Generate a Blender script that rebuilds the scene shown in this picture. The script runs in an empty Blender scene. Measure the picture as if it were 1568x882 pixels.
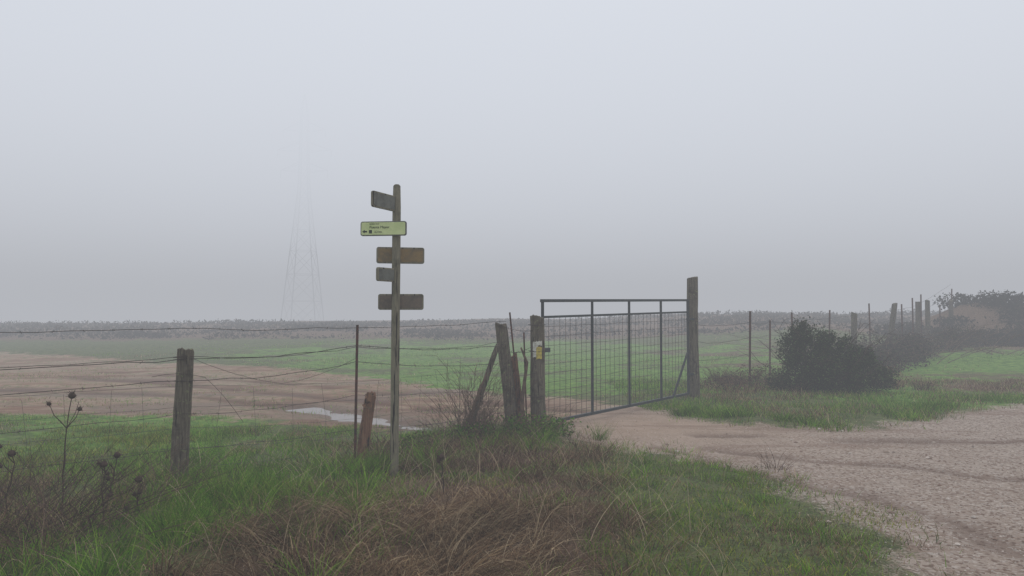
import bpy, math, random
import numpy as np
from mathutils import Vector, Matrix
rng = np.random.default_rng(7)
random.seed(7)
scene = bpy.context.scene
COL = scene.collection

# ------------------------------------------------------------------ noise
def _h(xi, yi, s):
    v = np.sin(xi*127.1 + yi*311.7 + s*74.7)*43758.5453
    return v - np.floor(v)
def vnoise(x, y, s=0):
    xi = np.floor(x); yi = np.floor(y); fx = x-xi; fy = y-yi
    fx = fx*fx*(3-2*fx); fy = fy*fy*(3-2*fy)
    a=_h(xi,yi,s); b=_h(xi+1,yi,s); c=_h(xi,yi+1,s); d=_h(xi+1,yi+1,s)
    return (a*(1-fx)+b*fx)*(1-fy)+(c*(1-fx)+d*fx)*fy
def fbm(x, y, s=0, o=4):
    r = 0; a = .5; t = 0
    for i in range(o):
        r = r + a*vnoise(x*2**i+i*17.3, y*2**i-i*9.1, s+i); t += a; a *= .5
    return r/t
def sstep(a, b, v):
    t = np.clip((v-a)/(b-a), 0, 1); return t*t*(3-2*t)
def sdpoly(px, py, poly):
    P = np.array(poly, float); n = len(P)
    d = np.full(px.shape, 1e18); ins = np.zeros(px.shape, bool)
    for i in range(n):
        a = P[i]; b = P[(i+1) % n]; e = b-a
        wx = px-a[0]; wy = py-a[1]
        t = np.clip((wx*e[0]+wy*e[1])/(e@e), 0, 1)
        d = np.minimum(d, (wx-t*e[0])**2+(wy-t*e[1])**2)
        c = ((a[1] > py) != (b[1] > py))
        if b[1] != a[1]:
            xx = (b[0]-a[0])*(py-a[1])/(b[1]-a[1])+a[0]
            ins ^= (c & (px < xx))
    return np.where(ins, 1, -1)*np.sqrt(d)
def dline(x, y, pts):
    d = np.full(np.shape(x), 1e9)
    for a, b in zip(pts[:-1], pts[1:]):
        ex, ey = b[0]-a[0], b[1]-a[1]
        t = np.clip(((x-a[0])*ex+(y-a[1])*ey)/(ex*ex+ey*ey), 0, 1)
        d = np.minimum(d, np.hypot(x-a[0]-t*ex, y-a[1]-t*ey))
    return d

ROAD = [(1.2,-40),(1.9,-4),(2.3,2),(2.47,4.5),(2.6,5.2),(2.6,5.84),(2.6,6.35),(2.45,7.1),(2.15,7.8),(1.57,8.23),
        (.95,8.65),(.62,9.4),(.52,10.2),(.75,10.9),(1.3,12.2),(2.0,13.0),(2.55,12.3),(2.6,11.3),(3.4,10.55),(4.7,10.35),(6.7,11.7),
        (9.3,13.4),(13,15.2),(22,17.5),(60,22),(120,20),(120,-40)]
DIRT = [(-60,60),(-34,40),(-20,29.5),(-11.4,24.5),(-7.7,22.6),(-3.9,18.9),(-1.4,15.8),(.9,14.4),(2.1,13.2),(2.6,12.3),
        (1.6,10.9),(.6,10.4),(-.2,10.4),(-.8,10.2),(-2.3,10.3),(-3.8,11.2),(-5.6,11.6),(-8.7,12.2),(-16,13.5),(-34,17),(-80,24)]
PUD = [(-3.7,12.9),(-3.0,12.25),(-2.1,11.3),(-1.4,10.7),(-.75,10.3),(-.3,10.35)]
RUTS = [[(-12,19.5),(-7,16.5),(-3.6,14.2),(-1,12.3),(.6,11.3)], [(-12,21.2),(-7,18.2),(-3.2,15.6),(-.6,13.6),(1.2,12.2)], [(-14,16.6),(-8,14.9),(-5,13.8),(-3.7,12.9)],
        [(1.6,8.75),(2.6,7.2),(3.0,6.4),(3.35,5.6),(3.9,4.4)], [(2.6,9.9),(4.2,9.35),(6.5,9.2),(10,9.8)], [(2.2,8.9),(3.6,7.9),(5.6,7.0),(9,6.6)]]
def pud_d(x, y): return dline(x, y, PUD)
def rut_mask(x, y):
    a = 0
    wx = x+(fbm(x*.8, y*.8, 33)-.5)*.8; wy = y+(fbm(x*.8, y*.8, 34)-.5)*.8
    for i, l in enumerate(RUTS):
        a = np.maximum(a, np.exp(-(dline(wx, wy, l)/(.30 if i < 3 else .16))**2)*(1 if i < 3 else .8))
    return a*sstep(.28, .46, fbm(x*1.1, y*1.1, 35))
def height(x, y):
    x = np.asarray(x, float); y = np.asarray(y, float)
    road = sstep(-.3, .5, sdpoly(x, y, ROAD)); dirt = sstep(-.3, .6, sdpoly(x, y, DIRT))
    hard = np.maximum(road, dirt)
    z = (fbm(x*.6, y*.6, 3)-.5)*.16*(1-.75*hard) + (fbm(x*3, y*3, 5)-.5)*.05*(1-.7*hard)
    z += (fbm(x*.09, y*.09, 11, 3)-.5)*.35*sstep(14, 30, np.hypot(x, y))
    z += .12*np.exp(-((x+.2)**2+(y-9.4)**2)/.8)
    z += .5*sstep(6, 17, x)*sstep(15, 29, y)
    z += (1.0-.45*sstep(5, -50, x))*sstep(24, 62, y) - 3*sstep(75, 200, y)
    z += 1.45*np.exp(-(np.maximum(np.abs(x-25)-5.2, 0)/1.9)**2-((y-31.5)/3.0)**2)
    pd = pud_d(x, y); w = np.exp(-(pd/1.3)**2)
    z = z*(1-w) - .08*np.exp(-(pd/.30)**2) + w*((fbm(x*1.9, y*1.9, 15)-.5)*.11+(fbm(x*6, y*6, 16)-.5)*.04)
    z -= .03*rut_mask(x, y)
    return z
def H(x, y): return float(height(np.array([x]), np.array([y]))[0])

# ------------------------------------------------------------------ materials
def new_mat(name):
    m = bpy.data.materials.new(name); m.use_nodes = True
    nt = m.node_tree; b = nt.nodes['Principled BSDF']
    b.inputs['Specular IOR Level'].default_value = .2
    return m, nt, b
def N(nt, t, **kw):
    n = nt.nodes.new(t)
    for k, v in kw.items():
        if k in ('operation','blend_type','data_type','attribute_name','feature','noise_dimensions'): setattr(n, k, v)
        else: n.inputs[k].default_value = v
    return n
def mixc(nt, fac, a, b, mode='MIX'):
    n = nt.nodes.new('ShaderNodeMix'); n.data_type = 'RGBA'; n.blend_type = mode
    for sock, v in ((n.inputs[0], fac), (n.inputs[6], a), (n.inputs[7], b)):
        if isinstance(v, bpy.types.NodeSocket): nt.links.new(v, sock)
        elif isinstance(v, (int, float)): sock.default_value = v
        else: sock.default_value = (*v, 1)
    return n.outputs[2]
def ramp(nt, val, a, b):
    n = nt.nodes.new('ShaderNodeMapRange'); n.interpolation_type = 'SMOOTHSTEP'
    nt.links.new(val, n.inputs[0]); n.inputs[1].default_value = a; n.inputs[2].default_value = b
    return n.outputs[0]
def math_(nt, op, a, b):
    n = nt.nodes.new('ShaderNodeMath'); n.operation = op
    for s, v in ((n.inputs[0], a), (n.inputs[1], b)):
        if isinstance(v, bpy.types.NodeSocket): nt.links.new(v, s)
        else: s.default_value = v
    return n.outputs[0]
def noise(nt, vec, scale, detail=4, rough=.55):
    n = N(nt, 'ShaderNodeTexNoise', Scale=scale, Detail=detail, Roughness=rough)
    nt.links.new(vec, n.inputs['Vector']); return n.outputs[0]
def bump(nt, b, hgt, strength, dist):
    n = N(nt, 'ShaderNodeBump', Strength=strength, Distance=dist)
    nt.links.new(hgt, n.inputs['Height']); nt.links.new(n.outputs[0], b.inputs['Normal'])

def wood_mat(name, c1, c2, c3, lich=(.22,.23,.15)):
    m, nt, b = new_mat(name)
    tc = nt.nodes.new('ShaderNodeTexCoord')
    mp = N(nt, 'ShaderNodeMapping'); mp.inputs['Scale'].default_value = (1, 1, .07)
    nt.links.new(tc.outputs['Object'], mp.inputs[0])
    g = noise(nt, mp.outputs[0], 70, 5, .7); g2 = noise(nt, tc.outputs['Object'], 7, 4, .6)
    c = mixc(nt, ramp(nt, g, .35, .65), c1, c2)
    c = mixc(nt, ramp(nt, g2, .5, .72), c, c3)
    l = noise(nt, tc.outputs['Object'], 22, 5, .7)
    c = mixc(nt, ramp(nt, l, .58, .66), c, lich)
    cr = ramp(nt, noise(nt, mp.outputs[0], 38, 3, .5), .34, .40)
    c = mixc(nt, cr, (.022,.018,.014), c)
    nt.links.new(c, b.inputs['Base Color']); b.inputs['Roughness'].default_value = .9
    bump(nt, b, math_(nt, 'ADD', g, cr), .7, .006)
    return m
M_post = wood_mat('weathered_wood', (.085,.07,.052), (.18,.155,.115), (.062,.05,.036), (.22,.235,.12))
M_postb = wood_mat('brown_wood', (.16,.075,.045), (.27,.15,.085), (.10,.055,.035), (.19,.14,.09))
M_sign = wood_mat('sign_wood', (.17,.155,.11), (.26,.235,.165), (.13,.12,.08), (.22,.20,.13))

def simple_mat(name, c1, c2, sc=12, rough=.6, metal=0):
    m, nt, b = new_mat(name)
    tc = nt.nodes.new('ShaderNodeTexCoord')
    n = noise(nt, tc.outputs['Object'], sc, 5, .65)
    nt.links.new(mixc(nt, ramp(nt, n, .38, .65), c1, c2), b.inputs['Base Color'])
    b.inputs['Roughness'].default_value = rough; b.inputs['Metallic'].default_value = metal
    bump(nt, b, n, .2, .003)
    return m
M_steel = simple_mat('gate_steel', (.035,.045,.05), (.06,.066,.065), 14, .5)
M_rust = simple_mat('rusty_steel', (.12,.045,.028), (.045,.03,.025), 20, .85)
M_wire = simple_mat('wire_steel', (.075,.06,.055), (.055,.038,.03), 10, .6)
M_galv = simple_mat('galvanised_wire', (.11,.11,.10), (.075,.065,.05), 10, .6)
M_yplate = simple_mat('yellow_green_plate', (.70,.78,.40), (.60,.70,.33), 9, .5)
M_bplate = simple_mat('brown_plate', (.29,.20,.09), (.18,.14,.085), 10, .7)
M_gplate = simple_mat('grey_plate', (.17,.175,.15), (.11,.11,.095), 10, .7)
M_bplate2 = simple_mat('dull_brown_plate', (.19,.15,.115), (.13,.11,.09), 10, .7)
M_dark = simple_mat('dark_print', (.02,.035,.02), (.03,.05,.03), 30, .6)
M_white = simple_mat('white_paint', (.70,.70,.63), (.45,.44,.37), 25, .7)
M_yellow = simple_mat('yellow_paint', (.60,.49,.10), (.40,.33,.09), 25, .7)
M_twig = simple_mat('dry_twig', (.17,.11,.075), (.08,.055,.04), 15, .9)
M_stalk = simple_mat('dry_stalk', (.08,.052,.04), (.045,.03,.025), 15, .9)
M_pylon = simple_mat('pylon_steel', (.24,.25,.26), (.2,.2,.2), 2, .6)

def attr_mat(name, rough=.75, transl=0):
    m, nt, b = new_mat(name)
    a = N(nt, 'ShaderNodeAttribute', attribute_name='Col')
    if transl:
        df = nt.nodes.new('ShaderNodeBsdfDiffuse'); nt.links.new(a.outputs['Color'], df.inputs[0])
        t = nt.nodes.new('ShaderNodeBsdfTranslucent'); nt.links.new(a.outputs['Color'], t.inputs[0])
        mx = nt.nodes.new('ShaderNodeMixShader'); mx.inputs[0].default_value = transl
        nt.links.new(df.outputs[0], mx.inputs[1]); nt.links.new(t.outputs[0], mx.inputs[2])
        nt.links.new(mx.outputs[0], nt.nodes['Material Output'].inputs[0]); nt.nodes.remove(b)
    else:
        nt.links.new(a.outputs['Color'], b.inputs['Base Color']); b.inputs['Roughness'].default_value = rough
    return m
M_grass = attr_mat('grass_blades', .7, .3)
M_leaf = attr_mat('foliage', .7, .12)
M_stone = attr_mat('stones', .9)

# ------------------------------------------------------------------ mesh helpers
def link(o, parent=None):
    COL.objects.link(o)
    if parent: o.parent = parent
    return o
def empty(name):
    return link(bpy.data.objects.new(name, None))
def fast_mesh(name, V, F, mat, C=None, smooth=False, parent=None):
    V = np.asarray(V, np.float32).reshape(-1, 3); F = np.asarray(F, np.int32); k = F.shape[1]
    me = bpy.data.meshes.new(name)
    me.vertices.add(len(V)); me.vertices.foreach_set('co', V.ravel())
    me.loops.add(F.size); me.loops.foreach_set('vertex_index', F.ravel())
    me.polygons.add(len(F)); me.polygons.foreach_set('loop_start', np.arange(len(F), dtype=np.int32)*k)
    me.polygons.foreach_set('loop_total', np.full(len(F), k, np.int32))
    me.polygons.foreach_set('use_smooth', np.full(len(F), smooth))
    me.update(calc_edges=True)
    if C is not None:
        a = me.color_attributes.new('Col', 'FLOAT_COLOR', 'POINT')
        C4 = np.ones((len(V), 4), np.float32); C4[:, :3] = C; a.data.foreach_set('color', C4.ravel())
    me.materials.append(mat)
    return link(bpy.data.objects.new(name, me), parent)

class MB:
    def __init__(s): s.v = []; s.f = []
    def tube(s, pts, r, n=6, ph=0.0):
        pts = [Vector(p) for p in pts]; m = len(pts)
        rs = r if isinstance(r, (list, tuple)) else [r]*m
        base = len(s.v)
        for i, p in enumerate(pts):
            t = (pts[min(i+1, m-1)]-pts[max(i-1, 0)])
            t = t.normalized() if t.length > 1e-9 else Vector((0, 0, 1))
            ref = Vector((0, 0, 1)) if abs(t.z) < .9 else Vector((1, 0, 0))
            u = t.cross(ref).normalized(); w = t.cross(u)
            for k in range(n):
                a = 2*math.pi*k/n+ph
                s.v.append(p+(u*math.cos(a)+w*math.sin(a))*rs[i])
        for i in range(m-1):
            for k in range(n):
                k2 = (k+1) % n
                s.f.append((base+i*n+k, base+i*n+k2, base+(i+1)*n+k2, base+(i+1)*n+k))
        s.f.append(tuple(base+k for k in range(n))[::-1]); s.f.append(tuple(base+(m-1)*n+k for k in range(n)))
    def bar(s, a, b, r): s.tube([a, b], r*1.414, 4, math.pi/4)
    def obj(s, name, mat, parent=None, smooth=False):
        me = bpy.data.meshes.new(name); me.from_pydata([tuple(v) for v in s.v], [], s.f); me.update()
        if smooth: me.polygons.foreach_set('use_smooth', [True]*len(me.polygons))
        me.materials.append(mat)
        return link(bpy.data.objects.new(name, me), parent)

def post(name, x, y, h, r, lean=(0, 0), mat=M_post, parent=None, square=False, seed=0, sink=.25, top_cut=.03, rag=.012):
    """weathered post: irregular section, grooves, split uneven top. origin at the foot."""
    R = random.Random(seed); n = 20; rings = 16; z0 = H(x, y)-sink; hh = h+sink
    groove = [1+R.uniform(-.11, .07) for _ in range(n)]
    cutx, cuty = R.uniform(-1, 1)*top_cut, R.uniform(-1, 1)*top_cut
    vs = []; fs = []
    for i in range(rings+1):
        t = i/rings; rr = r*(1.05-.10*t)
        ox = lean[0]*t+math.sin(t*5+seed)*r*.10; oy = lean[1]*t+math.cos(t*4+seed)*r*.08
        for k in range(n):
            a = 2*math.pi*(k+.5)/n; q = rr*groove[k]*(1+R.uniform(-.035, .035))
            if square:
                c_, s_ = math.cos(a), math.sin(a); q *= .95/max(abs(c_), abs(s_))**.85
            cx, cy = math.cos(a)*q, math.sin(a)*q
            z = hh*t
            if i == rings: z += (cx/r*cutx+cy/r*cuty)+R.uniform(-rag, rag*.5)
            vs.append((ox+cx, oy+cy, z))
    for i in range(rings):
        for k in range(n):
            k2 = (k+1) % n; fs.append((i*n+k, i*n+k2, (i+1)*n+k2, (i+1)*n+k))
    b = len(vs); tx = lean[0]+math.sin(5+seed)*r*.10; ty = lean[1]+math.cos(4+seed)*r*.08
    for k in range(n):
        p = vs[rings*n+k]; vs.append((tx+(p[0]-tx)*.8, ty+(p[1]-ty)*.8, p[2]+.008))
    vs.append((tx, ty, hh-.004))
    for k in range(n):
        k2 = (k+1) % n; fs.append((rings*n+k, rings*n+k2, b+k2, b+k)); fs.append((b+k, b+k2, b+n))
    me = bpy.data.meshes.new(name); me.from_pydata(vs, [], fs); me.update(); me.materials.append(mat)
    o = link(bpy.data.objects.new(name, me), parent); o.location = (x, y, z0); return o

# ------------------------------------------------------------------ ground
def axis(c, neg, pos, k, n):
    t = np.linspace(-1, 1, n); s = np.sinh(k*t)/np.sinh(k)
    return c+np.where(s < 0, s*neg, s*pos)
xs = axis(-.3, 400, 400, 7.0, 460); ys = axis(8.5, 120, 600, 6.6, 460)
X, Y = np.meshgrid(xs, ys); X = X.ravel(); Y = Y.ravel()
Z = height(X, Y)
nx, ny = len(xs), len(ys)
I = np.arange(nx*ny).reshape(ny, nx)
F = np.stack([I[:-1, :-1], I[:-1, 1:], I[1:, 1:], I[1:, :-1]], -1).reshape(-1, 4)

def ground_mat():
    m, nt, b = new_mat('ground_surface')
    geo = nt.nodes.new('ShaderNodeNewGeometry'); P = geo.outputs['Position']
    at = {k: N(nt, 'ShaderNodeAttribute', attribute_name=k).outputs['Fac'] for k in ('m_road', 'm_dirt', 'm_dead', 'm_wet', 'm_green', 'm_fine', 'm_rut')}
    nb = noise(nt, P, 1.6, 6, .7); nl = noise(nt, P, .22, 5, .65); nm = noise(nt, P, 6, 5, .7)
    nf = noise(nt, P, 45, 4, .75); nff = noise(nt, P, 160, 2, .7)
    # sward
    g = mixc(nt, ramp(nt, nm, .38, .62), (.06,.07,.028), (.15,.145,.06))
    g = mixc(nt, ramp(nt, nf, .42, .7), g, (.16,.24,.06))
    br = mixc(nt, ramp(nt, nf, .35, .65), (.09,.055,.038), (.25,.165,.105))
    pd = math_(nt, 'ADD', at['m_dead'], math_(nt, 'MULTIPLY', math_(nt, 'SUBTRACT', nb, .5), 1.6))
    g = mixc(nt, ramp(nt, pd, .35, .65), g, br)
    gg = mixc(nt, ramp(nt, nm, .35, .65), (.085,.19,.025), (.20,.34,.06))
    gm = math_(nt, 'ADD', at['m_green'], math_(nt, 'MULTIPLY', math_(nt, 'SUBTRACT', nb, .5), 1.4))
    gm = math_(nt, 'ADD', gm, math_(nt, 'MULTIPLY', math_(nt, 'SUBTRACT', nl, .5), 2.8))
    g = mixc(nt, ramp(nt, gm, .5, .85), g, gg)
    # dirt
    d = mixc(nt, ramp(nt, nb, .38, .62), (.31,.175,.11), (.47,.325,.22))
    d = mixc(nt, ramp(nt, nl, .42, .6), d, (.43,.315,.225))
    mp = N(nt, 'ShaderNodeMapping'); mp.inputs['Scale'].default_value = (.35, 1.5, 1); mp.inputs['Rotation'].default_value = (0, 0, .5)
    nt.links.new(P, mp.inputs[0])
    st = noise(nt, mp.outputs[0], .7, 7, .72)
    d = mixc(nt, math_(nt, 'MULTIPLY', ramp(nt, st, .49, .60), .7), d, (.22,.115,.07))
    d = mixc(nt, ramp(nt, nf, .5, .75), d, (.28,.19,.13))
    tuf = math_(nt, 'MULTIPLY', ramp(nt, nm, .50, .60), ramp(nt, st, .56, .46))
    d = mixc(nt, math_(nt, 'MULTIPLY', tuf, .85), d, (.15,.20,.065))
    d = mixc(nt, math_(nt, 'MULTIPLY', at['m_rut'], .9), d, (.15,.08,.05))
    d = mixc(nt, math_(nt, 'MULTIPLY', at['m_wet'], .85), d, (.13,.07,.043))
    # gravel
    vo = N(nt, 'ShaderNodeTexVoronoi', Scale=42.0); nt.links.new(P, vo.inputs['Vector'])
    sep = nt.nodes.new('ShaderNodeSeparateColor'); nt.links.new(vo.outputs['Color'], sep.inputs[0])
    r = mixc(nt, ramp(nt, nb, .3, .7), (.39,.29,.225), (.51,.41,.335))
    p1 = mixc(nt, ramp(nt, sep.outputs[0], .62, .95), r, (.62,.53,.455))
    p1 = mixc(nt, ramp(nt, sep.outputs[1], .72, .92), p1, (.24,.165,.125))
    r2 = mixc(nt, ramp(nt, nb, .35, .65), (.54,.40,.30), (.43,.305,.22))
    r = mixc(nt, at['m_fine'], p1, r2)
    mp = N(nt, 'ShaderNodeMapping'); mp.inputs['Scale'].default_value = (.45, 2.2, 1); mp.inputs['Rotation'].default_value = (0, 0, .5)
    nt.links.new(P, mp.inputs[0])
    rut = noise(nt, mp.outputs[0], .7, 6, .7)
    r = mixc(nt, math_(nt, 'MULTIPLY', ramp(nt, rut, .52, .64), .5), r, (.27,.17,.12))
    r = mixc(nt, math_(nt, 'MULTIPLY', ramp(nt, nf, .55, .75), .3), r, (.25,.18,.14))
    r = mixc(nt, math_(nt, 'MULTIPLY', at['m_rut'], math_(nt, 'ADD', .25, nm)), r, (.15,.09,.063))
    md = math_(nt, 'ADD', at['m_dirt'], math_(nt, 'MULTIPLY', math_(nt, 'SUBTRACT', nb, .5), 1.2))
    md = math_(nt, 'ADD', md, math_(nt, 'MULTIPLY', math_(nt, 'SUBTRACT', nf, .5), .4))
    mr = math_(nt, 'ADD', at['m_road'], math_(nt, 'MULTIPLY', math_(nt, 'SUBTRACT', nb, .5), .9))
    mr = math_(nt, 'ADD', mr, math_(nt, 'MULTIPLY', math_(nt, 'SUBTRACT', nf, .5), .6))
    c = mixc(nt, ramp(nt, md, .42, .58), g, d)
    c = mixc(nt, ramp(nt, mr, .40, .60), c, r)
    c = mixc(nt, math_(nt, 'MULTIPLY', ramp(nt, nff, .45, .75), .3), c, (.09,.07,.055))
    nt.links.new(c, b.inputs['Base Color'])
    rg = N(nt, 'ShaderNodeMapRange'); nt.links.new(at['m_wet'], rg.inputs[0]); rg.inputs[3].default_value = .95; rg.inputs[4].default_value = .45
    nt.links.new(rg.outputs[0], b.inputs['Roughness'])
    hh = math_(nt, 'ADD', nf, math_(nt, 'MULTIPLY', nm, 2.0))
    bump(nt, b, hh, .9, .026)
    return m
ground = fast_mesh('ground', np.stack([X, Y, Z], 1), F, ground_mat(), smooth=True)
sdR = sdpoly(X, Y, ROAD); sdD = sdpoly(X, Y, DIRT)
def dead_mask(x, y):
    a = .9*np.exp(-((x+.55)/1.45)**4-((y-5.6)/2.0)**4)
    a = np.maximum(a, .75*np.exp(-((x+.3)/1.4)**2-((y-8.3)/1.2)**2))
    a = np.maximum(a, .75*np.exp(-((x+4.2)/1.0)**2-((y-5.3)/1.5)**2))
    a = np.maximum(a, 1.15*sstep(34, 44, y))
    a = np.maximum(a, .30*sstep(.8, 1.6, x)*sstep(9.5, 8, y))
    a = np.maximum(a, .62*sstep(3, 6, x)*sstep(14.5, 16, y)*sstep(40, 25, y)*sstep(20, 10, x))
    a = np.maximum(a, 1.2*sstep(15, 17.5, x)*sstep(22.5, 26, y)*sstep(60, 40, y))
    return a
def green_mask(x, y):
    a = .85*sstep(13, 16, y)*sstep(42, 32, y)*sstep(-16, -6, x)*sstep(16, 6, x)
    a = np.maximum(a, .85*sstep(3.5, 9, x)*sstep(9, 11, y)*sstep(27, 23, y))
    a = np.maximum(a, .66*sstep(6.8, 8.5, y)*sstep(14, 12.5, y)*sstep(2, -2, x))
    return a
def wet_mask(x, y):
    a = np.exp(-(pud_d(x, y)/.7)**2)
    a = np.maximum(a, .6*sstep(.54, .64, fbm(x*.35, y*1.3, 31))*sstep(1, -2, x)*sstep(22, 16, y))
    return np.clip(a, 0, 1)
fine = np.exp(-((X-1.8)/2.2)**2-((Y-10.8)/2.2)**2)
for nme, arr in (('m_road', np.clip(sdR/1.8+.5, 0, 1)), ('m_dirt', np.clip(sdD/np.maximum(2.0, Y*.14)+.5, 0, 1)),
                 ('m_dead', dead_mask(X, Y)), ('m_wet', wet_mask(X, Y)), ('m_green', green_mask(X, Y)), ('m_fine', fine), ('m_rut', rut_mask(X, Y))):
    a = ground.data.attributes.new(nme, 'FLOAT', 'POINT'); a.data.foreach_set('value', arr.astype(np.float32))

def water():
    m, nt, b = new_mat('muddy_water')
    b.inputs['Base Color'].default_value = (.17,.12,.085,1); b.inputs['Roughness'].default_value = .12
    b.inputs['Specular IOR Level'].default_value = .45
    geo = nt.nodes.new('ShaderNodeNewGeometry'); bump(nt, b, noise(nt, geo.outputs['Position'], 9, 3), .12, .01)
    P_ = [Vector((*p, 0)) for p in PUD]; L = []; Rr = []; K = len(P_)
    for i in range(K):
        t = (P_[min(i+1, K-1)]-P_[max(i-1, 0)]).normalized(); n = Vector((-t.y, t.x, 0))
        L.append(P_[i]+n*.40); Rr.append(P_[i]-n*.40)
    vs = [(p.x, p.y, -.050) for p in L+Rr]; fs = [(i, i+1, i+K+1, i+K) for i in range(K-1)]
    me = bpy.data.meshes.new('puddle'); me.from_pydata(vs, [], fs); me.materials.append(m)
    link(bpy.data.objects.new('puddle', me))
water()

# ------------------------------------------------------------------ grass
class Blades:
    def __init__(s): s.V = []; s.F = []; s.C = []; s.n = 0
    def add(s, x, y, L, w, t0, t1, az, col, K=3):
        n = len(x)
        if n == 0: return
        px = x.copy(); py = y.copy(); pz = height(x, y)-.01
        wa = rng.uniform(0, math.pi, n); cx = np.cos(wa); cy = np.sin(wa)
        V = np.zeros((n, K+1, 2, 3))
        for k in range(K+1):
            ww = w*(1-.88*k/K)*.5
            V[:, k, 0] = np.stack([px-cx*ww, py-cy*ww, pz], 1); V[:, k, 1] = np.stack([px+cx*ww, py+cy*ww, pz], 1)
            t = t0+(t1-t0)*((k+.5)/K)
            px = px+np.sin(t)*np.cos(az)*L/K; py = py+np.sin(t)*np.sin(az)*L/K; pz = pz+np.cos(t)*L/K
        b = s.n+np.arange(n)[:, None]*(K+1)*2+np.arange(K)[None, :]*2
        F_ = np.stack([b, b+1, b+3, b+2], -1).reshape(-1, 4)
        s.V.append(V.reshape(-1, 3)); s.F.append(F_); s.n += n*(K+1)*2
        s.C.append(np.repeat(col, (K+1)*2, axis=0))
    def obj(s, name, mat=M_grass):
        return fast_mesh(name, np.concatenate(s.V), np.concatenate(s.F), mat, np.concatenate(s.C))
def pick(cols, n, jit=.25, idx=None):
    cols = np.array(cols); i = rng.integers(0, len(cols), n) if idx is None else idx
    return np.clip(cols[i]*(1+rng.normal(0, jit, (n, 1))), .005, .9)
def scatter(n, x0, x1, y0, y1):
    return rng.uniform(x0, x1, n), rng.uniform(y0, y1, n)
GREEN = [(.11,.26,.02),(.165,.33,.03),(.24,.39,.05),(.07,.155,.02),(.27,.32,.08)]
STRAW = [(.40,.29,.17),(.27,.18,.10),(.55,.42,.265),(.15,.095,.055),(.22,.135,.08)]
BROWN = [(.19,.11,.07),(.12,.072,.045),(.28,.185,.115),(.075,.047,.033)]
def edge_keep(x, y, soft=.35):
    q = np.maximum(sdpoly(x, y, ROAD), sdpoly(x, y, DIRT))+(fbm(x*1.6, y*1.6, 77)-.5)*1.6
    return q < rng.uniform(-soft, .3, len(x))

G = Blades()
x, y = scatter(185000, -6.2, 3.4, 3.2, 10.6)
k = edge_keep(x, y); x = x[k]; y = y[k]
dm = dead_mask(x, y)+(fbm(x*1.3, y*1.3, 21)-.5)*1.7
cl = fbm(x*2.2, y*2.2, 41)
isd = dm > rng.uniform(.25, .75, len(x))
k = (cl > rng.uniform(.27, .62, len(x))); x, y, isd, cl = x[k], y[k], isd[k], cl[k]
n = len(x); tall = np.clip(1.1*np.exp(-((x+2.3)/.9)**2-((y-5.9)/1.5)**2)+.9*np.exp(-((x+.2)/.9)**2-((y-9.3)/.7)**2)+.6*np.exp(-((x+4)/1.5)**2), 0, 1.4)
L = (.03+.045*rng.random(n)+.15*tall*rng.random(n)*np.clip(cl*1.6, .3, 1.3))
gcol = pick(GREEN, n, .35); bcol = pick(STRAW+BROWN, n, .3)
yel = (fbm(x*.9, y*.9, 55) > .52)[:, None]
gcol = np.where(yel, gcol*np.array([1.2, .85, .95]), gcol)*(.5+.95*fbm(x*2.6, y*2.6, 56))[:, None]
G.add(x, y, L, .004+.004*rng.random(n), rng.uniform(0, .7, n), rng.uniform(.4, 1.7, n), rng.uniform(0, 6.28, n), np.where(isd[:, None], bcol, gcol), 2)
x, y = scatter(85000, -13, .6, 6.8, 14.2)
k = edge_keep(x, y) & (fbm(x*1.8, y*1.8, 42) > rng.uniform(.36, .62, len(x))); x = x[k]; y = y[k]; n = len(x)
isd = (fbm(x*.8, y*.8, 22) > rng.uniform(.42, .72, n))[:, None]
G.add(x, y, .03+.04*rng.random(n), .006+.004*rng.random(n), rng.uniform(0, .6, n), rng.uniform(.4, 1.4, n), rng.uniform(0, 6.28, n), np.where(isd, pick(STRAW, n), pick(GREEN, n)), 2)
x, y = scatter(90000, -16, 22, 12.5, 42)
k = edge_keep(x, y) & (fbm(x*.9, y*.9, 43) > rng.uniform(.42, .60, len(x))) & (fbm(x*.22, y*.4, 47) > rng.uniform(.28, .5, len(x))); x = x[k]; y = y[k]; n = len(x)
isd = (fbm(x*.3, y*.5, 23)+.3*dead_mask(x, y) > rng.uniform(.48, .72, n))[:, None]
G.add(x, y, .04+.06*rng.random(n), .010+.010*rng.random(n), rng.uniform(0, .6, n), rng.uniform(.4, 1.3, n), rng.uniform(0, 6.28, n), np.where(isd, pick(STRAW, n), pick(GREEN, n)*1.05), 2)
x, y = scatter(80000, 2.2, 14, 10, 17.5)
k = edge_keep(x, y, .3) & (fbm(x*1.5, y*1.5, 44) > rng.uniform(.32, .6, len(x))); x = x[k]; y = y[k]; n = len(x)
isd = (fbm(x*.7, y*.7, 24)+.4*dead_mask(x, y) > rng.uniform(.45, .75, n))[:, None]
G.add(x, y, .05+.12*rng.random(n)**2, .007+.006*rng.random(n), rng.uniform(0, .7, n), rng.uniform(.4, 1.5, n), rng.uniform(0, 6.28, n), np.where(isd, pick(STRAW+BROWN, n), pick(GREEN, n)), 2)
x, y = scatter(26000, -16, .5, 10.5, 26)
k = (sdpoly(x, y, DIRT) > -.3) & (fbm(x*.9, y*1.6, 46) > rng.uniform(.52, .66, len(x))); x = x[k]; y = y[k]; n = len(x)
G.add(x, y, .03+.05*rng.random(n), .009+.008*rng.random(n), rng.uniform(0, .7, n), rng.uniform(.4, 1.5, n), rng.uniform(0, 6.28, n), pick(GREEN+STRAW, n), 2)
grass = G.obj('grass')

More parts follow.
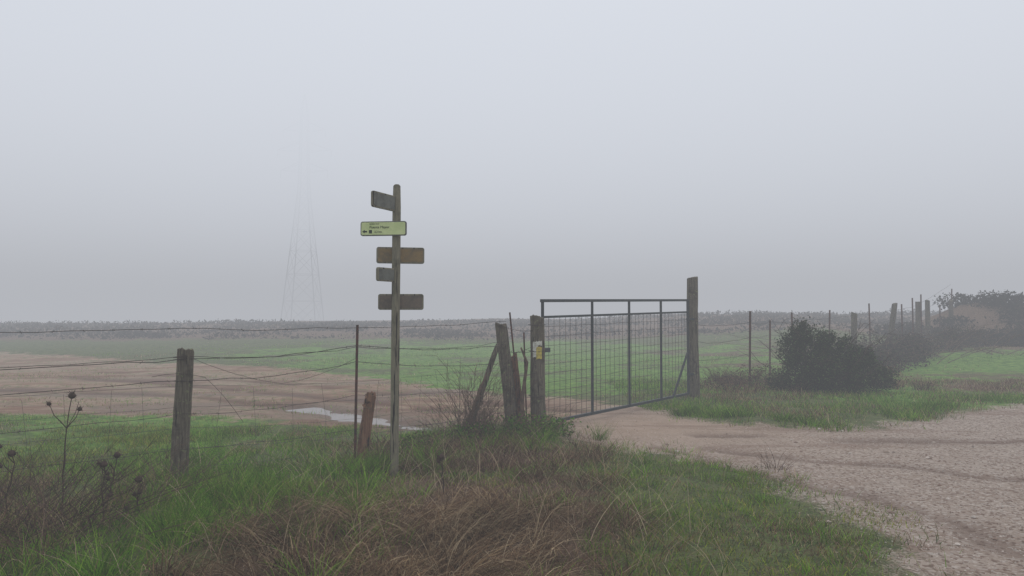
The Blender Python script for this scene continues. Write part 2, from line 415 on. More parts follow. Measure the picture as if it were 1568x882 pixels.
T = Blades()
def tussocks(B, cx, cy, nb, L0, L1, spread, cols, w=.006, t0=(0, .5), t1=(.6, 1.9), K=4, lean=None, lj=.5):
    for a, b_ in zip(cx, cy):
        m = int(nb*random.uniform(.5, 1.5)); s = spread*random.uniform(.6, 1.4)
        x = a+rng.normal(0, s, m); y = b_+rng.normal(0, s, m)
        az = np.arctan2(y-b_, x-a)+rng.normal(0, .6, m)
        if lean is not None: az = lean+random.gauss(0, lj)+rng.normal(0, .4, m)
        q = random.uniform(.7, 1.2); tint = random.uniform(.55, 1.25)
        B.add(x, y, rng.uniform(L0, L1, m)*q, w*rng.uniform(.6, 1.2, m), rng.uniform(*t0, m), rng.uniform(*t1, m), az, pick(cols, m, .25)*tint, K)
c = rng.normal(0, 1, (66, 2)); tussocks(T, -2.3+c[:, 0]*.7, 5.9+c[:, 1]*1.0, 115, .14, .38, .08, GREEN[:4])
c = rng.uniform(0, 1, (35, 2)); tussocks(T, -5+c[:, 0]*4, 4.4+c[:, 1]*2.4, 70, .10, .28, .09, GREEN+STRAW[:2])
c = rng.normal(0, 1, (26, 2)); tussocks(T, .15+c[:, 0]*.5, 9.35+c[:, 1]*.35, 90, .12, .34, .08, GREEN)
c = rng.normal(0, 1, (18, 2)); tussocks(T, -1.35+c[:, 0]*.4, 7.5+c[:, 1]*.3, 70, .08, .26, .07, GREEN)
t = rng.uniform(0, 1, 60); ex = np.interp(t, [0,.2,.45,.7,1], [2.75,3.4,4.7,6.9,9.6]); ey = np.interp(t, [0,.2,.45,.7,1], [12.2,11.0,10.8,12.2,14.0])
tussocks(T, ex+rng.normal(0, .2, 60), ey+rng.normal(.15, .25, 60), 70, .08, .24, .10, GREEN, w=.009)
t = rng.uniform(0, 1, 80); ex = np.interp(t, [0,.3,.6,1], [.85,1.7,2.3,2.5]); ey = np.interp(t, [0,.3,.6,1], [8.75,8.1,7.0,4.4])
tussocks(T, ex+rng.normal(0, .3, 80), ey+rng.normal(0, .25, 80), 32, .04, .14, .07, GREEN+STRAW[:2])
c = rng.uniform(0, 1, (60, 2)); tussocks(T, .5+c[:, 0]*1.9, 4.3+c[:, 1]*4.0, 50, .05, .15, .09, GREEN)
c = rng.uniform(0, 1, (26, 2)); tussocks(T, -2.0+c[:, 0]*3.2, 4.3+c[:, 1]*2.8, 40, .10, .26, .07, GREEN)
T.obj('tall_grass')

D = Blades()
c = rng.uniform(0, 1, (75, 2))
tussocks(D, -2.1+c[:, 0]*2.3, 4.2+c[:, 1]*2.0, 85, .22, .6, .08, STRAW, w=.008, t0=(.3, 1.2), t1=(1.35, 2.2), K=5, lean=-.5, lj=1.0)
c = rng.uniform(0, 1, (60, 2))
tussocks(D, -2.0+c[:, 0]*3.0, 4.3+c[:, 1]*2.4, 75, .14, .38, .11, BROWN+STRAW[1:2], w=.006, t0=(.2, 1.2), t1=(1.2, 2.1), K=4)
c = rng.normal(0, 1, (80, 2))
tussocks(D, -.55+c[:, 0]*.85, 8.1+c[:, 1]*.75, 85, .12, .34, .1, BROWN, w=.006, t0=(.1, 1.1), t1=(.8, 2.0), K=4)
c = rng.uniform(0, 1, (40, 2))
tussocks(D, -5.2+c[:, 0]*2.2, 4.2+c[:, 1]*3, 70, .2, .45, .1, BROWN+STRAW[:2], w=.005, t0=(0, .8), t1=(.5, 1.8), K=4)
c = rng.uniform(0, 1, (36, 2))
tussocks(D, 4+c[:, 0]*5, 14.8+c[:, 1]*2.5, 70, .2, .45, .12, BROWN, w=.010, t0=(0, .8), t1=(.5, 1.5), K=3)
x, y = scatter(1100, -3.2, 1.4, 4.2, 8.8); n = len(x)
D.add(x, y, rng.uniform(.2, .6, n), rng.uniform(.003, .007, n), rng.uniform(.1, 1.2, n), rng.uniform(1.0, 1.9, n), rng.uniform(0, 6.28, n), pick([(.5,.39,.25),(.36,.26,.155),(.6,.48,.32)], n, .15), 5)
D.obj('dead_grass')

# ------------------------------------------------------------------ foliage clouds
def leaves(name, blobs, n, size, cols, parent=None, shell=.55, gap=.55):
    w = np.array([b[3]*b[4]*b[5] for b in blobs])**.7; w /= w.sum()
    bi = rng.choice(len(blobs), n, p=w); B = np.array(blobs)[bi]
    d = rng.normal(0, 1, (n, 3)); d /= np.linalg.norm(d, axis=1)[:, None]
    r = rng.uniform(shell**3, 1, n)**(1/3)*(1+rng.normal(0, .09, n))
    lump = fbm(d[:, 0]*3+bi*7.1, d[:, 2]*3+d[:, 1]*2.2, 91)
    r = r*(.6+.75*lump)
    P = B[:, :3]+d*B[:, 3:]*r[:, None]
    keep = P[:, 2] > height(P[:, 0], P[:, 1])-.03
    keep &= fbm(P[:, 0]*5, P[:, 2]*5+P[:, 1]*4, 92) > rng.uniform(.25, gap, n)
    P = P[keep]; m = len(P)
    u = rng.normal(0, 1, (m, 3)); u /= np.linalg.norm(u, axis=1)[:, None]
    v = np.cross(u, rng.normal(0, 1, (m, 3))); v /= np.linalg.norm(v, axis=1)[:, None]
    s = size*rng.uniform(.5, 1.4, m)[:, None]
    V = np.stack([P-u*s, P+v*s*.45, P+u*s, P-v*s*.45], 1)
    F_ = np.arange(m*4).reshape(m, 4)
    C = pick(cols, m, .35)*(.6+.8*fbm(P[:, 0]*3, P[:, 2]*3, 95))[:, None]
    return fast_mesh(name, V.reshape(-1, 3), F_, M_leaf, np.repeat(C, 4, axis=0), parent=parent)
def branches(name, x, y, n, h, spread, r, mat=M_twig, parent=None, seed=1, curl=.3, wide=3):
    R = random.Random(seed); m = MB()
    for i in range(n):
        a = R.uniform(0, 6.28); hh = h*R.uniform(.5, 1.05); sp = spread*R.uniform(.2, 1)
        bx = x+R.uniform(-.15, .15)*spread*wide; by = y+R.uniform(-.15, .15)*spread*wide
        p = Vector((bx, by, H(bx, by)-.03)); pts = [p.copy()]; K = 6
        for k in range(K):
            p = p+Vector((math.cos(a)*sp/K*(1+k*.2)+R.gauss(0, curl*.1*h), math.sin(a)*sp/K*(1+k*.2)+R.gauss(0, curl*.1*h), hh/K))
            pts.append(p.copy())
        m.tube(pts, [r*(1-.8*k/K) for k in range(K+1)], 5)
        for j in range(R.randint(1, 4)):
            q = pts[R.randint(2, K-1)]; b = a+R.uniform(-1.5, 1.5); l = h*R.uniform(.12, .3)
            q2 = q+Vector((math.cos(b)*l*.5, math.sin(b)*l*.5, l*.6)); q3 = q2+Vector((math.cos(b)*l*.5, math.sin(b)*l*.5, l*R.uniform(-.1, .5)))
            m.tube([q, q2, q3], [r*.5, r*.4, r*.2], 4)
    return m.obj(name, mat, parent)

# scrub along the crest of the field
bl = []
for i in range(520):
    yy = random.uniform(38, 64); xx = random.uniform(-1.0, .95)*yy*1.05
    s = .4+1.4*float(fbm(np.array([xx*.12]), np.array([yy*.12]), 62)[0])
    bl.append((xx, yy, H(xx, yy), random.uniform(1.0, 3.4), random.uniform(.6, 1.4), random.uniform(.12, .36)*s))
leaves('scrubland', bl, 100000, .11, [(.05,.042,.03),(.075,.058,.04),(.035,.04,.026),(.10,.08,.055)], None, .2, .58)

bush = empty('bush')
bx, by = 6.5, 15.2; gz = H(bx, by)
bl = [(bx-.42, by, gz+.70, .56, .6, .62), (bx+.18, by+.1, gz+.54, .66, .6, .58), (bx-.55, by-.1, gz+.35, .6, .5, .48),
      (bx+.62, by, gz+.38, .54, .5, .45), (bx-.58, by, gz+1.16, .28, .33, .30), (bx+.05, by-.3, gz+.35, .6, .5, .45), (bx-.02, by+.1, gz+1.0, .28, .3, .26),
      (bx-.82,by+.1,gz+.82,.22,.3,.32), (bx+.74,by+.1,gz+.68,.22,.3,.24), (bx+1.02,by,gz+.24,.36,.3,.28), (bx+.38,by,gz+.95,.2,.2,.2), (bx-1.02,by,gz+.2,.27,.3,.27)]
leaves('leaves', bl, 44000, .026, [(.035,.06,.02),(.055,.085,.03),(.02,.034,.015),(.075,.105,.04),(.06,.05,.03)], bush, .3, .58)
branches('branches', bx-.1, by, 44, 1.5, .95, .010, M_stalk, parent=bush, seed=5)

bram = empty('bramble_thicket')
bl = []
for i in range(75):
    xx = random.uniform(16.4, 31); yy = random.uniform(24.2, 32.5)
    bl.append((xx, yy, H(xx, yy)+.10, random.uniform(.7, 1.5), random.uniform(.5, 1), random.uniform(.25, .5)))
leaves('leaves', bl, 85000, .065, [(.036,.032,.022),(.055,.042,.03),(.024,.028,.018),(.035,.045,.022)], bram, .3)
bram2 = empty('bramble_thicket')
bl = []
for i in range(30):
    t = random.random(); xx = 8.6+8.4*t+random.uniform(-.6, .6); yy = 19.8+8.2*t+random.uniform(-1.2, .3)
    bl.append((xx, yy, H(xx, yy)+.2, random.uniform(.4, 1.0), random.uniform(.4, .8), random.uniform(.3, .6)))
leaves('leaves', bl, 32000, .04, [(.10,.065,.048),(.07,.05,.04),(.04,.045,.028),(.055,.065,.03)], bram2, .2, .6)
branches('stems', 12.5, 24, 70, 1.0, 3.5, .012, parent=bram2, seed=16, wide=6)
bram3 = empty('bramble_thicket')
bl = [(5.0, 16.0, .15, .5, .4, .3), (5.5, 15.9, .2, .4, .4, .35), (4.3, 15.4, .1, .5, .4, .22), (7.9, 16.2, .2, .7, .5, .3)]
leaves('leaves', bl, 7000, .022, [(.15,.09,.06),(.10,.065,.045),(.18,.12,.08)], bram3, .1, .62)
branches('branches', 5.3, 16.0, 40, .65, 1.0, .006, parent=bram3, seed=15, wide=5)
ivy = empty('brambles_at_gatepost')
leaves('leaves', [(.1, 9.45, .18, .55, .3, .16), (.5, 9.6, .15, .4, .3, .13), (-.5, 9.2, .12, .4, .3, .14), (-1.1, 8.9, .08, .3, .2, .1)], 4500, .022,
       [(.09,.19,.025),(.12,.24,.035),(.16,.10,.06),(.06,.12,.025)], ivy, .1)
branches('twigs', -.45, 9.3, 60, .85, .6, .0042, parent=ivy, seed=25, curl=.5)
branches('twigs_low', .2, 9.3, 34, .5, .6, .004, parent=ivy, seed=26, curl=.6)
branches('twigs_prop', -.5, 9.55, 34, 1.05, .35, .005, parent=ivy, seed=27, curl=.35)

# ------------------------------------------------------------------ stones
def stones(n):
    x, y = scatter(n, 1.0, 11, 3.4, 13.5); k = sdpoly(x, y, ROAD) > rng.uniform(-.45, .5, n)
    k &= rng.random(n) < np.clip(9/(y*y*.35), .05, 1); x = x[k]; y = y[k]; m = len(x)
    z = height(x, y); s = rng.uniform(.003, .009, m)*(1+(rng.random(m) > .985)*2.2)
    base = np.array([(1,0,0),(0,1,0),(-1,0,0),(0,-1,0),(0,0,.6),(0,0,-.6)], float)
    V = base[None]*(1+rng.uniform(-.35, .35, (m, 6, 1)))*s[:, None, None]
    a = rng.uniform(0, 6.28, m); ca, sa = np.cos(a)[:, None], np.sin(a)[:, None]
    V = np.stack([V[..., 0]*ca-V[..., 1]*sa, V[..., 0]*sa+V[..., 1]*ca, V[..., 2]], -1)+np.stack([x, y, z+s*.2], 1)[:, None]
    tri = np.array([(0,1,4),(1,2,4),(2,3,4),(3,0,4),(1,0,5),(2,1,5),(3,2,5),(0,3,5)])
    F_ = (np.arange(m)[:, None, None]*6+tri[None]).reshape(-1, 3)
    C = pick([(.49,.40,.33),(.41,.315,.245),(.62,.54,.47),(.29,.205,.16)], m, .14)
    fast_mesh('gravel', V.reshape(-1, 3), F_, M_stone, np.repeat(C, 6, axis=0))
stones(60000)

# ------------------------------------------------------------------ near fence
fence = empty('barbed_wire_fence')
post('wooden_post', -3.12, 7.0, 1.25-H(-3.12, 7), .078, (.03, 0), parent=fence, seed=3, rag=.02)
post('wooden_post_outer', -7.4, 3.9, 1.25, .078, (.02, 0), parent=fence, seed=4)
m = MB(); m.bar((-1.70, 8.05, H(-1.7, 8.05)-.2), (-1.68, 8.05, 1.48), .012); m.bar((-1.70, 8.068, H(-1.7, 8.05)-.2), (-1.68, 8.068, 1.48), .006); m.obj('steel_stake', M_rust, fence)
post('cut_post', -1.66, 8.12, .72, .065, (.10, .02), M_postb, fence, seed=9, top_cut=.06, rag=.03)
m = MB(); m.tube([(-1.60, 8.03, .60), (-1.545, 8.03, .66), (-1.54, 8.04, .75)], .03, 8); m.obj('cut_post_splinter', M_postb, fence)
post('leaning_post', .03, 9.9, 1.45, .085, (-.17, .02), parent=fence, seed=12, top_cut=.05, rag=.04)
post('leaning_post_dark', .17, 9.95, 1.02, .055, (-.15, 0), M_postb, fence, seed=13, top_cut=.06, rag=.04)
post('leaning_prop', -.66, 9.55, 1.17, .04, (.47, .1), M_post, fence, seed=14, rag=.04)
m = MB(); m.tube([(-.72, 9.5, 0), (-.5, 9.55, .35), (-.42, 9.6, .62), (-.22, 9.7, 1.05)], [.03, .026, .022, .012], 7); m.tube([(-.55, 9.45, 0), (-.48, 9.5, .45), (-.3, 9.62, .9)], [.025, .02, .01], 7)
m.tube([(.1, 9.8, 0), (.14, 9.85, .5), (.2, 9.9, .95), (.12, 9.9, 1.15)], [.03, .025, .02, .012], 7)
m.obj('dead_branches', M_twig, fence)
m = MB(); m.bar((.13, 9.86, 0), (-.03, 9.9, 1.62), .011); m.bar((.2, 10.0, 0), (.16, 10.0, 1.35), .01); m.obj('steel_stake_gate', M_rust, fence)
def wire(m, pts, r, sag, barb=0, seed=0):
    R = random.Random(seed); out = []
    for a, b in zip(pts[:-1], pts[1:]):
        a = Vector(a); b = Vector(b); K = max(4, int((b-a).length/.22)); s = sag*R.uniform(.5, 1.4)
        for k in range(K):
            t = k/K; p = a.lerp(b, t); p.z -= s*4*t*(1-t); p.z += R.gauss(0, .005)
            out.append(p)
    out.append(Vector(pts[-1])); m.tube(out, r, 5)
    if barb:
        for a, b in zip(out[:-1], out[1:]):
            d = b-a; nb = max(1, int(d.length/barb))
            for j in range(nb):
                p = a+d*(j+.5)/nb
                for q in range(2):
                    o = Vector((R.uniform(-1, 1), R.uniform(-1, 1), R.uniform(-1, 1))).normalized()*.017
                    m.tube([p-o, p+o], .0016, 3)
def fl(zs): return [(-8.9, 2.75, zs[0]), (-7.36, 3.86, zs[0]), (-3.08, 6.92, zs[1]), (-1.69, 8.03, zs[2]), (-.08, 9.82, zs[3])]
m = MB()
wire(m, fl([1.44, 1.46, 1.45, 1.50]), .0028, .02, .13, 1)
wire(m, fl([1.15, 1.18, 1.26, 1.20]), .0034, .04, .12, 2)
wire(m, fl([1.17, 1.20, 1.24, 1.23]), .0026, .06, 0, 3)
wire(m, fl([.92, .98, 1.08, .95]), .0030, .05, .13, 4)
wire(m, fl([.62, .66, .72, .62]), .0022, .04, .13, 5)
wire(m, fl([.32, .34, .36, .3]), .0022, .03, .13, 6)
wire(m, [(-3.08, 6.92, 1.22), (-2.3, 7.4, .9), (-1.69, 8.03, 1.12)], .002, .05, 0, 7)
wire(m, [(-3.3, 6.8, 1.02), (-2.9, 7.0, 1.0), (-2.6, 7.2, .55)], .002, -.05, 0, 8)
wire(m, [(-.10, 9.82, 1.42), (.33, 9.95, 1.38)], .0025, .03, .12, 9)
wire(m, [(-.05, 9.82, 1.1), (.33, 9.93, 1.2)], .0025, .05, .12, 10)
for zz in (1.1, .8, .5): wire(m, [(.03, 9.80, zz), (.36, 9.9, zz+.02)], .003, .02, 0, 11)
for zz in (1.17, 1.19, .97):
    m.tube([(-3.105+.086*math.cos(a*.6), 7+.086*math.sin(a*.6), zz+.003*math.sin(a)) for a in range(12)], .003, 4)
m.obj('barbed_wires', M_wire, fence)
m = MB(); pl = [(-8.9, 2.75), (-3.08, 6.92), (-1.69, 8.03), (-.08, 9.82)]
for zz in (.12, .3, .48, .68, .88):
    wire(m, [(p[0], p[1]+.02, zz+H(*p)) for p in pl], .0015, .015, 0, int(zz*100))
for a, b in zip(pl[:-1], pl[1:]):
    L_ = math.dist(a, b); K = int(L_/.3)
    for k in range(1, K):
        t = k/K; xx = a[0]+(b[0]-a[0])*t; yy = a[1]+(b[1]-a[1])*t+.02; z = H(xx, yy)
        m.tube([(xx, yy, z+.1), (xx+random.gauss(0, .02), yy, z+.5), (xx+random.gauss(0, .03), yy, z+.87)], .0014, 4)
m.obj('wire_netting', M_galv, fence)

# ------------------------------------------------------------------ gate
gate = empty('farm_gate')
A = Vector((.42, 10.18, 0)); B_ = Vector((3.36, 14.15, 0)); d = (B_-A)
def gp(t, z): p = A+d*t; return (p.x, p.y, z)
def ztop(t): return 1.78+.08*t
m = MB(); r = .021; zb = .10
m.bar(gp(-.006, ztop(0)), gp(1.0, ztop(1)), r); m.bar(gp(0, zb), gp(1, zb-.02), r)
z2 = lambda t: ztop(t)-.225
m.bar(gp(0, z2(0)), gp(1, z2(1)), .016)
for t in (0, .272, .515, .76, 1.0): m.bar(gp(t, zb), gp(t, ztop(t)), r if t in (0, 1) else .018)
m.bar(gp(.995, .86), gp(.865, zb), .015)
m.bar(gp(-.01, 1.1), gp(.03, 1.1), .03)
m.obj('frame', M_steel, gate)
m = MB(); Kh = 12
for i in range(1, Kh):
    m.tube([gp(t, zb+(z2(t)-zb)*(i/Kh)**1.12+random.gauss(0, .004)) for t in np.linspace(0, 1, 14)], .0026, 4)
for i in range(1, 34):
    t = i/34+random.gauss(0, .0015); m.tube([gp(t, zb), gp(t+.0008, .9), gp(t, z2(t))], .0030, 4)
m.obj('wire_mesh', M_wire, gate)
post('hanging_post', 3.50, 14.28, 2.30-H(3.5, 14.28), .10, (-.02, 0), parent=gate, square=True, seed=21, top_cut=.02)
post('latch_post', .375, 9.98, 1.55-H(.375, 9.98), .095, (-.045, 0), parent=gate, seed=22, top_cut=.04, rag=.02)
m = MB()
for zz in (.45, 1.5): m.bar((3.34, 14.13, zz), (3.48, 14.2, zz), .022); m.tube([(3.37, 14.13, zz-.06), (3.37, 14.13, zz+.06)], .018, 8)
m.obj('hinges', M_steel, gate)
m = MB()
for zz in (.5, 1.45, 1.1): m.tube([(.335+.115*math.cos(a*.55), 9.98+.115*math.sin(a*.55), zz+.006*math.sin(a*1.3)) for a in range(13)], .004, 4)
m.obj('wire_ties', M_wire, gate)
def patch(name, z0, z1, a0, a1, mat, cx, cy, r):
    vs = []; fs = []; K = 8
    for i in range(2):
        for k in range(K+1):
            a = a0+(a1-a0)*k/K; vs.append((cx+r*math.cos(a), cy+r*math.sin(a), (z0, z1)[i]+random.uniform(-.008, .008)))
    for k in range(K): fs.append((k, k+1, K+2+k, K+1+k))
    me = bpy.data.meshes.new(name); me.from_pydata(vs, [], fs); me.materials.append(mat); return link(bpy.data.objects.new(name, me), gate)
rd = math.radians
patch('blaze_white', 1.02, 1.23, rd(238), rd(276), M_white, .335, 9.98, .109)
patch('blaze_white_top', 1.18, 1.235, rd(262), rd(306), M_white, .335, 9.98, .111)
patch('blaze_yellow', 1.00, 1.155, rd(264), rd(304), M_yellow, .335, 9.98, .113)

# ------------------------------------------------------------------ signpost
sp = empty('trail_signpost'); SX, SY = -1.165, 7.4; g0 = H(SX, SY)
m = MB(); zs = [-.25+3.15*i/14 for i in range(14)]+[2.885, 2.90]
rr = [.042*(1+random.uniform(-.015, .015)) for _ in range(14)]+[.036, .022]
m.tube([(SX+.012*z/2.9-.005, SY, z) for z in zs], rr, 18); m.obj('post', M_sign, sp, True)
def board(name, x0, x1, z, h, yaw, yoff, mat, plate=None, border=.014, slope=0):
    def outline(x0, x1, hh, rad):
        pts = []
        for cx, cz, a0 in ((x1-rad, hh-rad, 0), (x0+rad, hh-rad, 90), (x0+rad, -hh+rad, 180), (x1-rad, -hh+rad, 270)):
            for k in range(6):
                a = rd(a0+18*k); pts.append((cx+rad*math.cos(a), cz+rad*math.sin(a)))
        return pts
    M_ = Matrix.Translation((SX, SY, z)) @ Matrix.Rotation(rd(yaw), 4, 'Z') @ Matrix.Rotation(rd(slope), 4, 'Y')
    def slab(nm, o, y0, y1, mt, bev):
        n = len(o); cx = (x0+x1)/2
        def ring(y, ins): return [(cx+(p[0]-cx)*(1-ins/abs(x1-x0)*2), y, p[1]*(1-ins/h*2)) for p in o]
        rings = [ring(y0, bev), ring(y0+bev, 0), ring(y1-bev, 0), ring(y1, bev)]
        vs = sum(rings, []); fs = []
        for i in range(3):
            for k in range(n): fs.append((i*n+k, (i+1)*n+k, (i+1)*n+(k+1) % n, i*n+(k+1) % n))
        fs.append(tuple(range(n))); fs.append(tuple(range(3*n, 4*n))[::-1])
        me = bpy.data.meshes.new(nm); me.from_pydata(vs, [], fs); me.materials.append(mt)
        ob = link(bpy.data.objects.new(nm, me), sp); ob.matrix_world = M_; return ob
    slab(name, outline(x0, x1, h/2, .022), yoff-.013, yoff+.013, mat, .003)
    if plate:
        slab(name+'_face', outline(x0+border, x1-border, h/2-border, .015), yoff-.0155, yoff-.0125, plate, .0008)
    return M_
board('sign_top', -.42, -.03, 2.70, .155, 66, 0, M_sign, M_gplate)
My = board('sign_yellow', -.345, .125, 2.45, .145, -7, -.058, M_gplate, M_yplate, .010)
board('sign_brown', -.19, .29, 2.19, .165, 12, .058, M_sign, M_bplate, .016)
board('sign_small', -.30, -.03, 1.985, .135, 62, 0, M_sign, M_gplate)
board('sign_lower', -.18, .275, 1.72, .16, 3, .058, M_sign, M_bplate2, .016)
def text(s, size, x, z):
    cu = bpy.data.curves.new('t', 'FONT'); cu.body = s; cu.size = size; cu.extrude = .0006
    o = bpy.data.objects.new('t', cu); COL.objects.link(o)
    bpy.context.view_layer.update()
    me = bpy.data.meshes.new_from_object(o.evaluated_get(bpy.context.evaluated_depsgraph_get()))
    bpy.data.objects.remove(o); me.materials.clear(); me.materials.append(M_dark)
    ob = link(bpy.data.objects.new('lettering', me), sp)
    ob.matrix_world = My @ Matrix.Translation((x, -.0755, z)) @ Matrix.Rotation(rd(90), 4, 'X')
text('Puente Mayor', .036, -.25, .002); text('3,2 km', .028, -.20, -.042); text('sendero local', .018, -.25, .042)
def glyph(poly, name='symbol'):
    me = bpy.data.meshes.new(name); me.from_pydata([(a, -.0752, b) for a, b in poly], [], [tuple(range(len(poly)))]); me.materials.append(M_dark)
    o = link(bpy.data.objects.new(name, me), sp); o.matrix_world = My
glyph([(-.325, -.03), (-.30, -.012), (-.30, -.022), (-.275, -.022), (-.275, -.038), (-.30, -.038), (-.30, -.048)][::-1])
glyph([(-.255, -.048), (-.225, -.048), (-.225, -.014), (-.255, -.014)])

# ------------------------------------------------------------------ far fence (right)
f2 = empty('barbed_wire_fence')
m = MB()
stk = [(5.12, 16.0, 1.62), (6.6, 19, 1.42), (7.6, 20, 1.6), (9.4, 22, 1.58), (11.9, 24.6, 1.6), (13.6, 25.8, 1.55), (14.3, 26.4, 1.7), (15.2, 27.5, 1.75), (17.2, 29.8, 1.2), (18.4, 31, 1.2)]
for a, b, h in stk:
    z = H(a, b); m.bar((a, b, z-.1), (a+random.uniform(-.05, .05), b, z+h), .018)
m.obj('steel_stakes', M_rust, f2)
for i, (a, b, h, ln) in enumerate([(8.1, 20.6, 1.35, 0), (10.6, 23, 1.45, .03), (12.65, 25, 1.6, .28), (14.9, 27.2, 1.5, .02), (15.7, 28, 1.5, .03), (17.9, 30.2, 1.1, .03)]):
    post('wooden_post_%d' % i, a, b, h, .09, (ln, 0), parent=f2, seed=40+i)
m = MB(); line = [(3.55, 14.3), (5.12, 16), (6.6, 19), (8.1, 20.6), (10.6, 23), (12.8, 25), (14.9, 27.2), (18.4, 31)]
for zz in (.35, .7, 1.05, 1.38): wire(m, [(a, b, H(a, b)+zz) for a, b in line], .004, .04, 0, int(zz*50))
m.obj('wires', M_wire, f2)

# ------------------------------------------------------------------ dry thistles
def thistle(x, y, h, seed):
    R = random.Random(seed); m = MB(); z = H(x, y)
    K = 8; p = Vector((x, y, z-.02)); pts = [p.copy()]
    for k in range(K): p = p+Vector((R.gauss(0, .012), R.gauss(0, .012), h/K)); pts.append(p.copy())
    m.tube(pts, [.006*(1-.5*k/K) for k in range(K+1)], 5)
    ends = [pts[-1]]
    for j in range(R.randint(4, 8)):
        q = pts[R.randint(2, K-1)]; b = R.uniform(0, 6.28); l = h*R.uniform(.12, .24)
        q2 = q+Vector((math.cos(b)*l*.4, math.sin(b)*l*.4, l*.5)); q3 = q2+Vector((math.cos(b)*l*.15, math.sin(b)*l*.15, l*.4))
        m.tube([q, q2, q3], [.004, .003, .002], 4)
        if R.random() < .3: ends.append(q3)
    for i, e in enumerate(ends):
        rr = .026 if i == 0 else R.uniform(.012, .018)
        m.tube([e+Vector((0, 0, t*rr)) for t in (-.9, -.5, 0, .5, .9)], [rr*.4, rr*.95, rr*1.1, rr*.8, rr*.3], 8)
        for _ in range(22):
            o = Vector((R.gauss(0, 1), R.gauss(0, 1), R.gauss(.3, 1))).normalized()
            m.tube([e+o*rr*.8, e+o*rr*1.9], [.0022, .0006], 3)
    m.obj('dry_thistle', M_stalk)
for i, (a, b, h) in enumerate([(-3.38, 5.6, 1.0), (-3.02, 5.55, .50), (-3.65, 5.4, .6), (-3.2, 5.9, .5), (-2.75, 5.5, .40), (-4.1, 5.9, .6), (-.62, 6.6, .35)]):
    thistle(a, b, h-H(a, b), 60+i)
branches('dry_stalks', -3.5, 5.4, 90, .65, .9, .0034, M_stalk, seed=71, curl=.35)
branches('dry_stalks', -3.2, 5.0, 60, .55, .9, .0034, M_twig, seed=75, curl=.35)
branches('dry_stalks', -3.0, 6.2, 30, .5, .6, .003, seed=72, curl=.35)
branches('dry_stalks', -.9, 8.9, 30, .5, .6, .003, seed=73, curl=.45)
branches('dry_stalks', -1.9, 7.6, 18, .35, .6, .003, seed=74, curl=.4)

# ------------------------------------------------------------------ pylon
py = MB(); PX, PY = -47.5, 168.0; pz = H(PX, PY)-.3; SC = 1.34
def hw(z): return 3.0-2.2*min(z/24, 1)-.3*max(0, (z-24)/14)
lv = [0, 5, 9.5, 13.5, 17, 20, 22.5, 25, 27.5, 30, 32.5, 35, 37.5]
def cor(z):
    w = hw(z)*SC; return [Vector((PX+a*w, PY+b*w, pz+z*SC)) for a, b in ((-1,-1),(1,-1),(1,1),(-1,1))]
for z0, z1 in zip(lv[:-1], lv[1:]):
    a = cor(z0); b = cor(z1)
    for k in range(4):
        k2 = (k+1) % 4
        py.bar(a[k], b[k], .085); py.bar(a[k], b[k2], .035); py.bar(a[k2], b[k], .035); py.bar(b[k], b[k2], .035)
top = Vector((PX, PY, pz+40.5*SC))
for c_ in cor(37.5): py.bar(c_, top, .08)
for z, w in ((27, 4.0), (30.5, 4.6), (34, 3.6)):
    for sx in (-1, 1):
        tip = Vector((PX+sx*w*SC, PY, pz+(z+.3)*SC))
        for dy in (-1, 1):
            py.bar(Vector((PX+sx*hw(z)*SC, PY+dy*hw(z)*SC, pz+z*SC)), tip, .05); py.bar(Vector((PX+sx*hw(z+1.6)*SC, PY+dy*hw(z)*SC, pz+(z+1.6)*SC)), tip, .05)
        py.tube([tip, tip-Vector((0, 0, 1.8))], .08, 6)
py.obj('electricity_pylon', M_pylon)

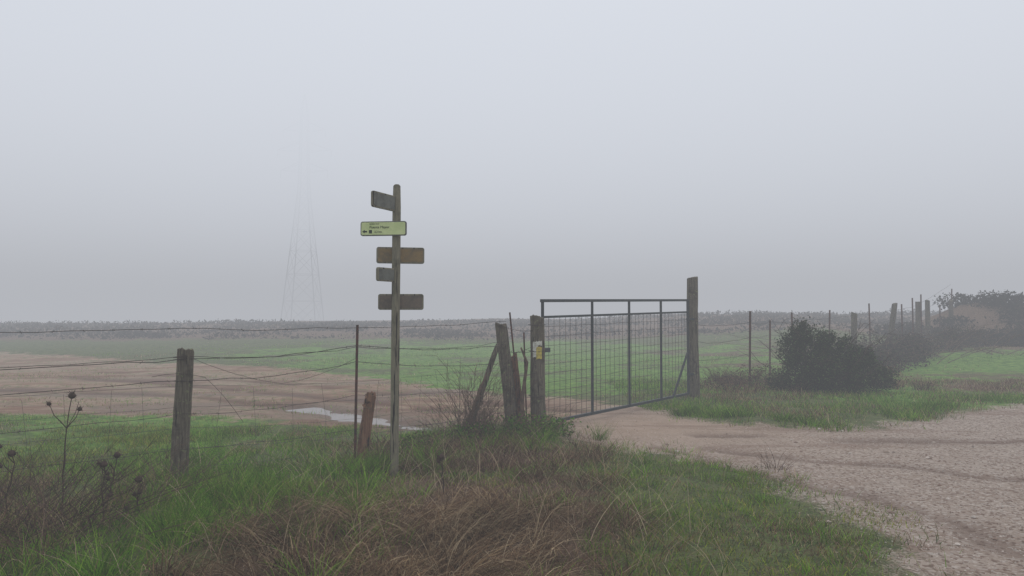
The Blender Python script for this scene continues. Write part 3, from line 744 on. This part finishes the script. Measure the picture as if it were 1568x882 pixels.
# ------------------------------------------------------------------ fog: two absorbing air layers, self-glow stands in for scattered daylight
fog = empty('fog')
def fog_layer(name, z0, z1, dens, rad):
    m = bpy.data.materials.new(name); m.use_nodes = True; nt = m.node_tree; nt.nodes.clear()
    out = nt.nodes.new('ShaderNodeOutputMaterial'); ab = nt.nodes.new('ShaderNodeVolumeAbsorption'); em = nt.nodes.new('ShaderNodeEmission'); ad = nt.nodes.new('ShaderNodeAddShader')
    ab.inputs['Color'].default_value = (0, 0, 0, 1); ab.inputs['Density'].default_value = dens
    em.inputs['Color'].default_value = (*rad, 1); em.inputs['Strength'].default_value = dens  # added emission replaces light scattering in the fog
    nt.links.new(ab.outputs[0], ad.inputs[0]); nt.links.new(em.outputs[0], ad.inputs[1]); nt.links.new(ad.outputs[0], out.inputs['Volume'])
    w = 700
    vs = [(a*w, b*w, z) for z in (z0, z1) for a, b in ((-1,-1),(1,-1),(1,1),(-1,1))]
    fs = [(3,2,1,0),(4,5,6,7),(0,1,5,4),(1,2,6,5),(2,3,7,6),(3,0,4,7)]
    me = bpy.data.meshes.new(name); me.from_pydata(vs, [], fs); me.materials.append(m)
    link(bpy.data.objects.new(name, me), fog)
fog_layer('fog_lower', -8, 15, .0122, (.455,.47,.505))
fog_layer('fog_upper', 15.05, 58, .028, (.80,.845,.93))  # brighter glow set here for the paler sky higher up

# ------------------------------------------------------------------ world, sun, camera
w = bpy.data.worlds.new('World'); scene.world = w; w.use_nodes = True; nt = w.node_tree
sky = nt.nodes.new('ShaderNodeTexSky'); sky.sky_type = 'NISHITA'; sky.sun_disc = False
sky.sun_elevation = rd(58); sky.sun_rotation = rd(20); sky.dust_density = 4; sky.air_density = 1.0
hs = nt.nodes.new('ShaderNodeHueSaturation'); hs.inputs['Saturation'].default_value = .35
nt.links.new(sky.outputs[0], hs.inputs['Color']); nt.links.new(hs.outputs[0], nt.nodes['Background'].inputs[0])
nt.nodes['Background'].inputs[1].default_value = .13
sl = bpy.data.lights.new('sun', 'SUN'); sl.energy = 1.5; sl.angle = rd(20); sl.color = (1, .97, .93)
so = link(bpy.data.objects.new('sun', sl)); so.rotation_euler = Vector((-math.sin(rd(20))*math.cos(rd(58)), -math.cos(rd(20))*math.cos(rd(58)), -math.sin(rd(58)))).to_track_quat('-Z', 'Y').to_euler()
cam = bpy.data.cameras.new('camera'); cam.lens = 26; cam.sensor_width = 36; cam.clip_end = 3000
co = link(bpy.data.objects.new('camera', cam)); co.location = (0, 0, 1.6); co.rotation_euler = (rd(92), 0, 0)
scene.camera = co
scene.view_settings.view_transform = 'Standard'; scene.view_settings.look = 'None'; scene.view_settings.exposure = 0
